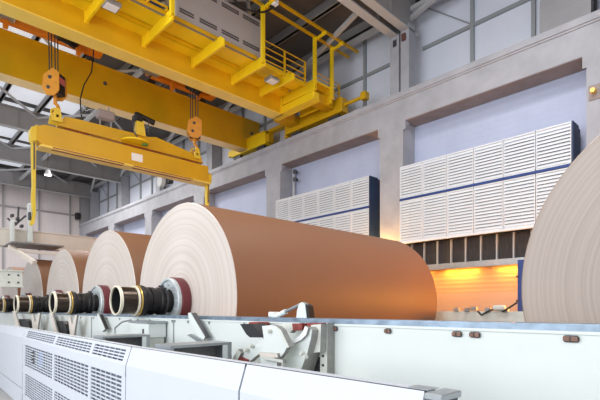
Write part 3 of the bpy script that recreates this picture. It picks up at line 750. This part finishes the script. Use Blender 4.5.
# white machine box and steel troughs
t=thing('control_box',(2.7,6.1,0),'small white machine box under the spool end of the big roll','box')
y0,z0=yz(148,322,2.62); y1,_=yz(130,322,2.62)
obj('casing',MB().bev(2.62,2.88,y0,y1,1.36,1.56,.01),M['machine_white'],t)
obj('lid',MB().box(2.6,2.9,y0-.02,y1+.02,1.56,1.585),M['steel'],t)
obj('latch',MB().box(2.61,2.62,y0+.12,y0+.16,1.42,1.48),M['slot'],t)
obj('stand',MB().box(2.66,2.86,y0+.02,y1-.02,0,1.36),M['machine_cream'],t)
mb=MB().tube([(2.7,*yz(115,334,2.7)),(2.7,*yz(115,328,2.7)),(2.7,*yz(122,322,2.7)),(2.7,*yz(131,320,2.7))],.012,8)
obj('handle',mb,M['steel'],t,True)
def trough(y,x0,x1,label):
    t=thing('steel_trough',((x0+x1)/2,y,0),label,'trough','steel troughs behind the guard')
    obj('frame',MB().box(x0,x1,y,y+.3,1.405,1.43).box(x1-.05,x1,y,y+.3,1.0,1.405).box(x0,x1,y,y+.02,1.0,1.2).box(x0,x0+.03,y,y+.3,1.0,1.405),M['steel'],t)
    obj('inner_plate',MB().box(x0+.03,x1-.05,y+.2,y+.22,1.1,1.405),M['grating'],t)
    obj('edge_strip',MB().box(x1-.10,x1-.05,y-.005,y+.01,1.2,1.405),M['machine_white'],t)
    obj('leg',MB().box(x0+.02,x0+.1,y+.1,y+.2,0,1.1),M['steel'],t); obj('leg',MB().box(x1-.12,x1-.04,y+.1,y+.2,0,1.1),M['steel'],t)
trough(3.57,1.86,2.50,'wide grey steel trough frame between guard and cradle')
trough(5.34,1.92,2.50,'grey steel trough frame just below the small white machine box')

# ================================================================== GUARD PANELS in the foreground
def guard(y0,y1,x0,x1,label,grilles=(),end=False,plain_seam=False):
    """panel from (x0,y0) to (x1,y1) seen from above; sloping top, vertical front"""
    root=thing('guard_panel',(x0,y0,0),label,'guard panel','white machine guard panels in the foreground')
    def X(y): return x0+(x1-x0)*(y-y0)/(y1-y0)
    g=.009; a,b=y0+g,y1-g
    def slab(ya,yb,za,zb,xa,xb,th=.02,mbb=None):
        # slab whose bottom edge is offset xa and top edge offset xb from the guard's line
        m=mbb or MB()
        vs=[]
        for y in (ya,yb):
            vs+=[(X(y)+xa,y,za),(X(y)+xb,y,zb),(X(y)+xb+th,y,zb),(X(y)+xa+th,y,za)]
        m.add(vs,[(0,1,2,3),(7,6,5,4),(0,4,5,1),(1,5,6,2),(2,6,7,3),(3,7,4,0)]); return m
    SL=(-.055,0.)
    zt,zs=1.40,1.235
    def sx(z): return SL[0]+(SL[1]-SL[0])*max(0,(z-zs)/(zt-zs))
    body=MB()
    if not grilles:
        slab(a,b,zs,zt,SL[0],SL[1],mbb=body); slab(a,b,0,zs,SL[0]-.012,SL[0],mbb=body)
    else:
        ys=[a]+[q for gg in grilles for q in gg]+[b]
        rows=[(1.255,1.372),(.76,1.13),(.25,.63)]
        # full frame: bands between rows
        bands=[(1.372,zt),(zs,1.255)]
        for za,zb in bands: slab(a,b,za,zb,sx(za),sx(zb),mbb=body)
        for za,zb in ((1.13,zs),(.63,.76),(0,.25)): slab(a,b,za,zb,SL[0]-.006,SL[0],mbb=body)
        pil=[]
        prev=a
        for (g0,g1) in grilles: pil.append((prev,g0)); prev=g1
        pil.append((prev,b))
        for p0,p1 in pil:
            slab(p0,p1,1.255,1.372,sx(1.255),sx(1.372),mbb=body)
            slab(p0,p1,.76,1.13,SL[0]-.006,SL[0],mbb=body); slab(p0,p1,.25,.63,SL[0]-.006,SL[0],mbb=body)
        for (g0,g1) in grilles:
            for ri,(za,zb) in enumerate(rows):
                m=MB(); n=(4,9,10)[ri]; h=(zb-za)/n
                for k in range(n+1):
                    c=za+k*h; lo=max(za,c-h*.2); hi=min(zb,c+h*.2)
                    if ri==0: slab(g0,g1,lo,hi,sx(lo)+.004,sx(hi)+.004,.01,m)
                    else: slab(g0,g1,lo,hi,SL[0]+.002,SL[0]+.002,.01,m)
                nv=int(max(3,(g1-g0)/.15))
                for k in range(1,nv):
                    yy=g0+(g1-g0)*k/nv
                    if ri==0: slab(yy-.006,yy+.006,za,zb,sx(za)+.006,sx(zb)+.006,.008,m)
                    else: slab(yy-.006,yy+.006,za,zb,SL[0]+.004,SL[0]+.004,.008,m)
                obj('grille',m,M['guard_white'],root)
        obj('inner_panel',slab(a+.05,b-.05,.1,1.15,.02,.02,.01),M['inside'],root)
        obj('inner_panel',slab(a+.05,b-.05,1.15,1.385,.02,.045,.008),M['inside'],root)
    # top return
    vs=[(X(a),a,zt),(X(a)+.09,a,zt),(X(b),b,zt),(X(b)+.09,b,zt),(X(a),a,zt-.02),(X(a)+.09,a,zt-.02),(X(b),b,zt-.02),(X(b)+.09,b,zt-.02)]
    body.add(vs,[(0,1,3,2),(4,6,7,5),(0,2,6,4),(1,5,7,3),(0,4,5,1),(2,3,7,6)])
    # rear skin
    slab(a,b,0,zt-.02,.09,.09,.012,body)
    obj('shell',body,M['guard_white'],root)
    if plain_seam:
        obj('seam_strip',slab(a,b,.33,.337,SL[0]-.018,SL[0]-.018,.006),M['steel'],root)
    return root,X
gx=lambda y:1.71+(y-4.03)*(2.05-1.648)/(12.3-4.03)
g,X1=guard(4.03,9.15,gx(4.03),gx(9.15),'white guard panel with three columns of slotted grilles',grilles=((4.14,5.09),(5.19,6.77),(6.89,8.9)))
# label behind the slots
lp=obj('blue_label',MB().box(X1(8.1)-.02,X1(8.1)-.012,7.75,8.02,.84,1.08),M['bluelabel'],g)
for k in range(4):
    z=.86+k*.055; obj('dark_wedge',MB().prism([(8.12,z),(8.36,z+.01),(8.12,z+.045)],'x',X1(8.2)-.066,X1(8.2)-.058),M['darksteel'],g)
guard(9.15,12.4,gx(9.15),gx(12.4),'plain white guard panel at the left picture edge',plain_seam=True)
guard(2.27,4.03,1.70,1.71,'plain white guard panel next to the slotted grilles')
g3,X3=guard(.99,2.27,1.69,1.70,'plain white guard panel at the end of the row, with a grey steel corner')
obj('corner_cap',MB().bev(1.66,1.83,.90,.985,1.37,1.40,.006),M['steel'],g3)
obj('corner_post',MB().box(1.70,1.82,.915,.98,0,1.37),M['darksteel'],g3)
obj('cap_plate',MB().box(1.72,1.80,.99,1.10,1.401,1.403),M['steel'],g3)

# ================================================================== LIGHTS
w=bpy.data.worlds.new('World'); SC.world=w; w.use_nodes=True
bg=w.node_tree.nodes['Background']; bg.inputs['Color'].default_value=(.86,.92,1.0,1); bg.inputs['Strength'].default_value=.92
def area(name,loc,rot,sx,sy,power,col=(1,1,1)):
    l=bpy.data.lights.new(name,'AREA'); l.shape='RECTANGLE'; l.size=sx; l.size_y=sy; l.energy=power; l.color=col
    o=bpy.data.objects.new(name,l); COL.objects.link(o); o.location=loc; o.rotation_euler=rot; return o
# area lights added under the roof for top light, no fittings modelled
for i,(x,y) in enumerate(((2,4),(2,10.5),(7,3),(7.5,20),(3,24),(8,31),(2,33),(9,27),(4,18))):
    area('hall_light',(x,y,10.3),(0,0,0),1.6,1.6,260,(1,.98,.95))
# area light standing in for unseen windows on the open left side
area('window_light',(-7.5,4,5),(0,radians(-90),0),7,14,1150,(.93,.96,1))
# sodium lamps, plus one light added for spill
for y in (7.4,5.9,4.4):
    area('sodium_light',(11.78,y,2.92),(0,radians(10),0),.12,1.0,(58,36,28)[(7.4,5.9,4.4).index(y)],(1,.36,.03))
area('sodium_light',(11.3,1.4,2.2),(0,radians(80),radians(-35)),.5,1.5,330,(1,.38,.04))  # added light hidden by the cut-off roll, spills orange onto the big roll
l=bpy.data.lights.new('sodium_point','POINT'); l.energy=170; l.color=(1,.5,.1); l.shadow_soft_size=.1
o=bpy.data.objects.new('sodium_point',l); COL.objects.link(o); o.location=(11.35,8.35,3.35)

# ================================================================== CAMERA
cam=bpy.data.cameras.new('camera'); co=bpy.data.objects.new('camera',cam); COL.objects.link(co)
co.location=(0,0,1.75); co.rotation_euler=(radians(90),0,-A_)
cam.sensor_width=36; cam.lens=F_/600*36; cam.shift_y=(309-200)/600; cam.clip_start=.05; cam.clip_end=200
SC.camera=co
SC.view_settings.view_transform='Standard'; SC.view_settings.look='None'; SC.view_settings.gamma=1; SC.view_settings.use_curve_mapping=False
SC.view_settings.exposure=0.12
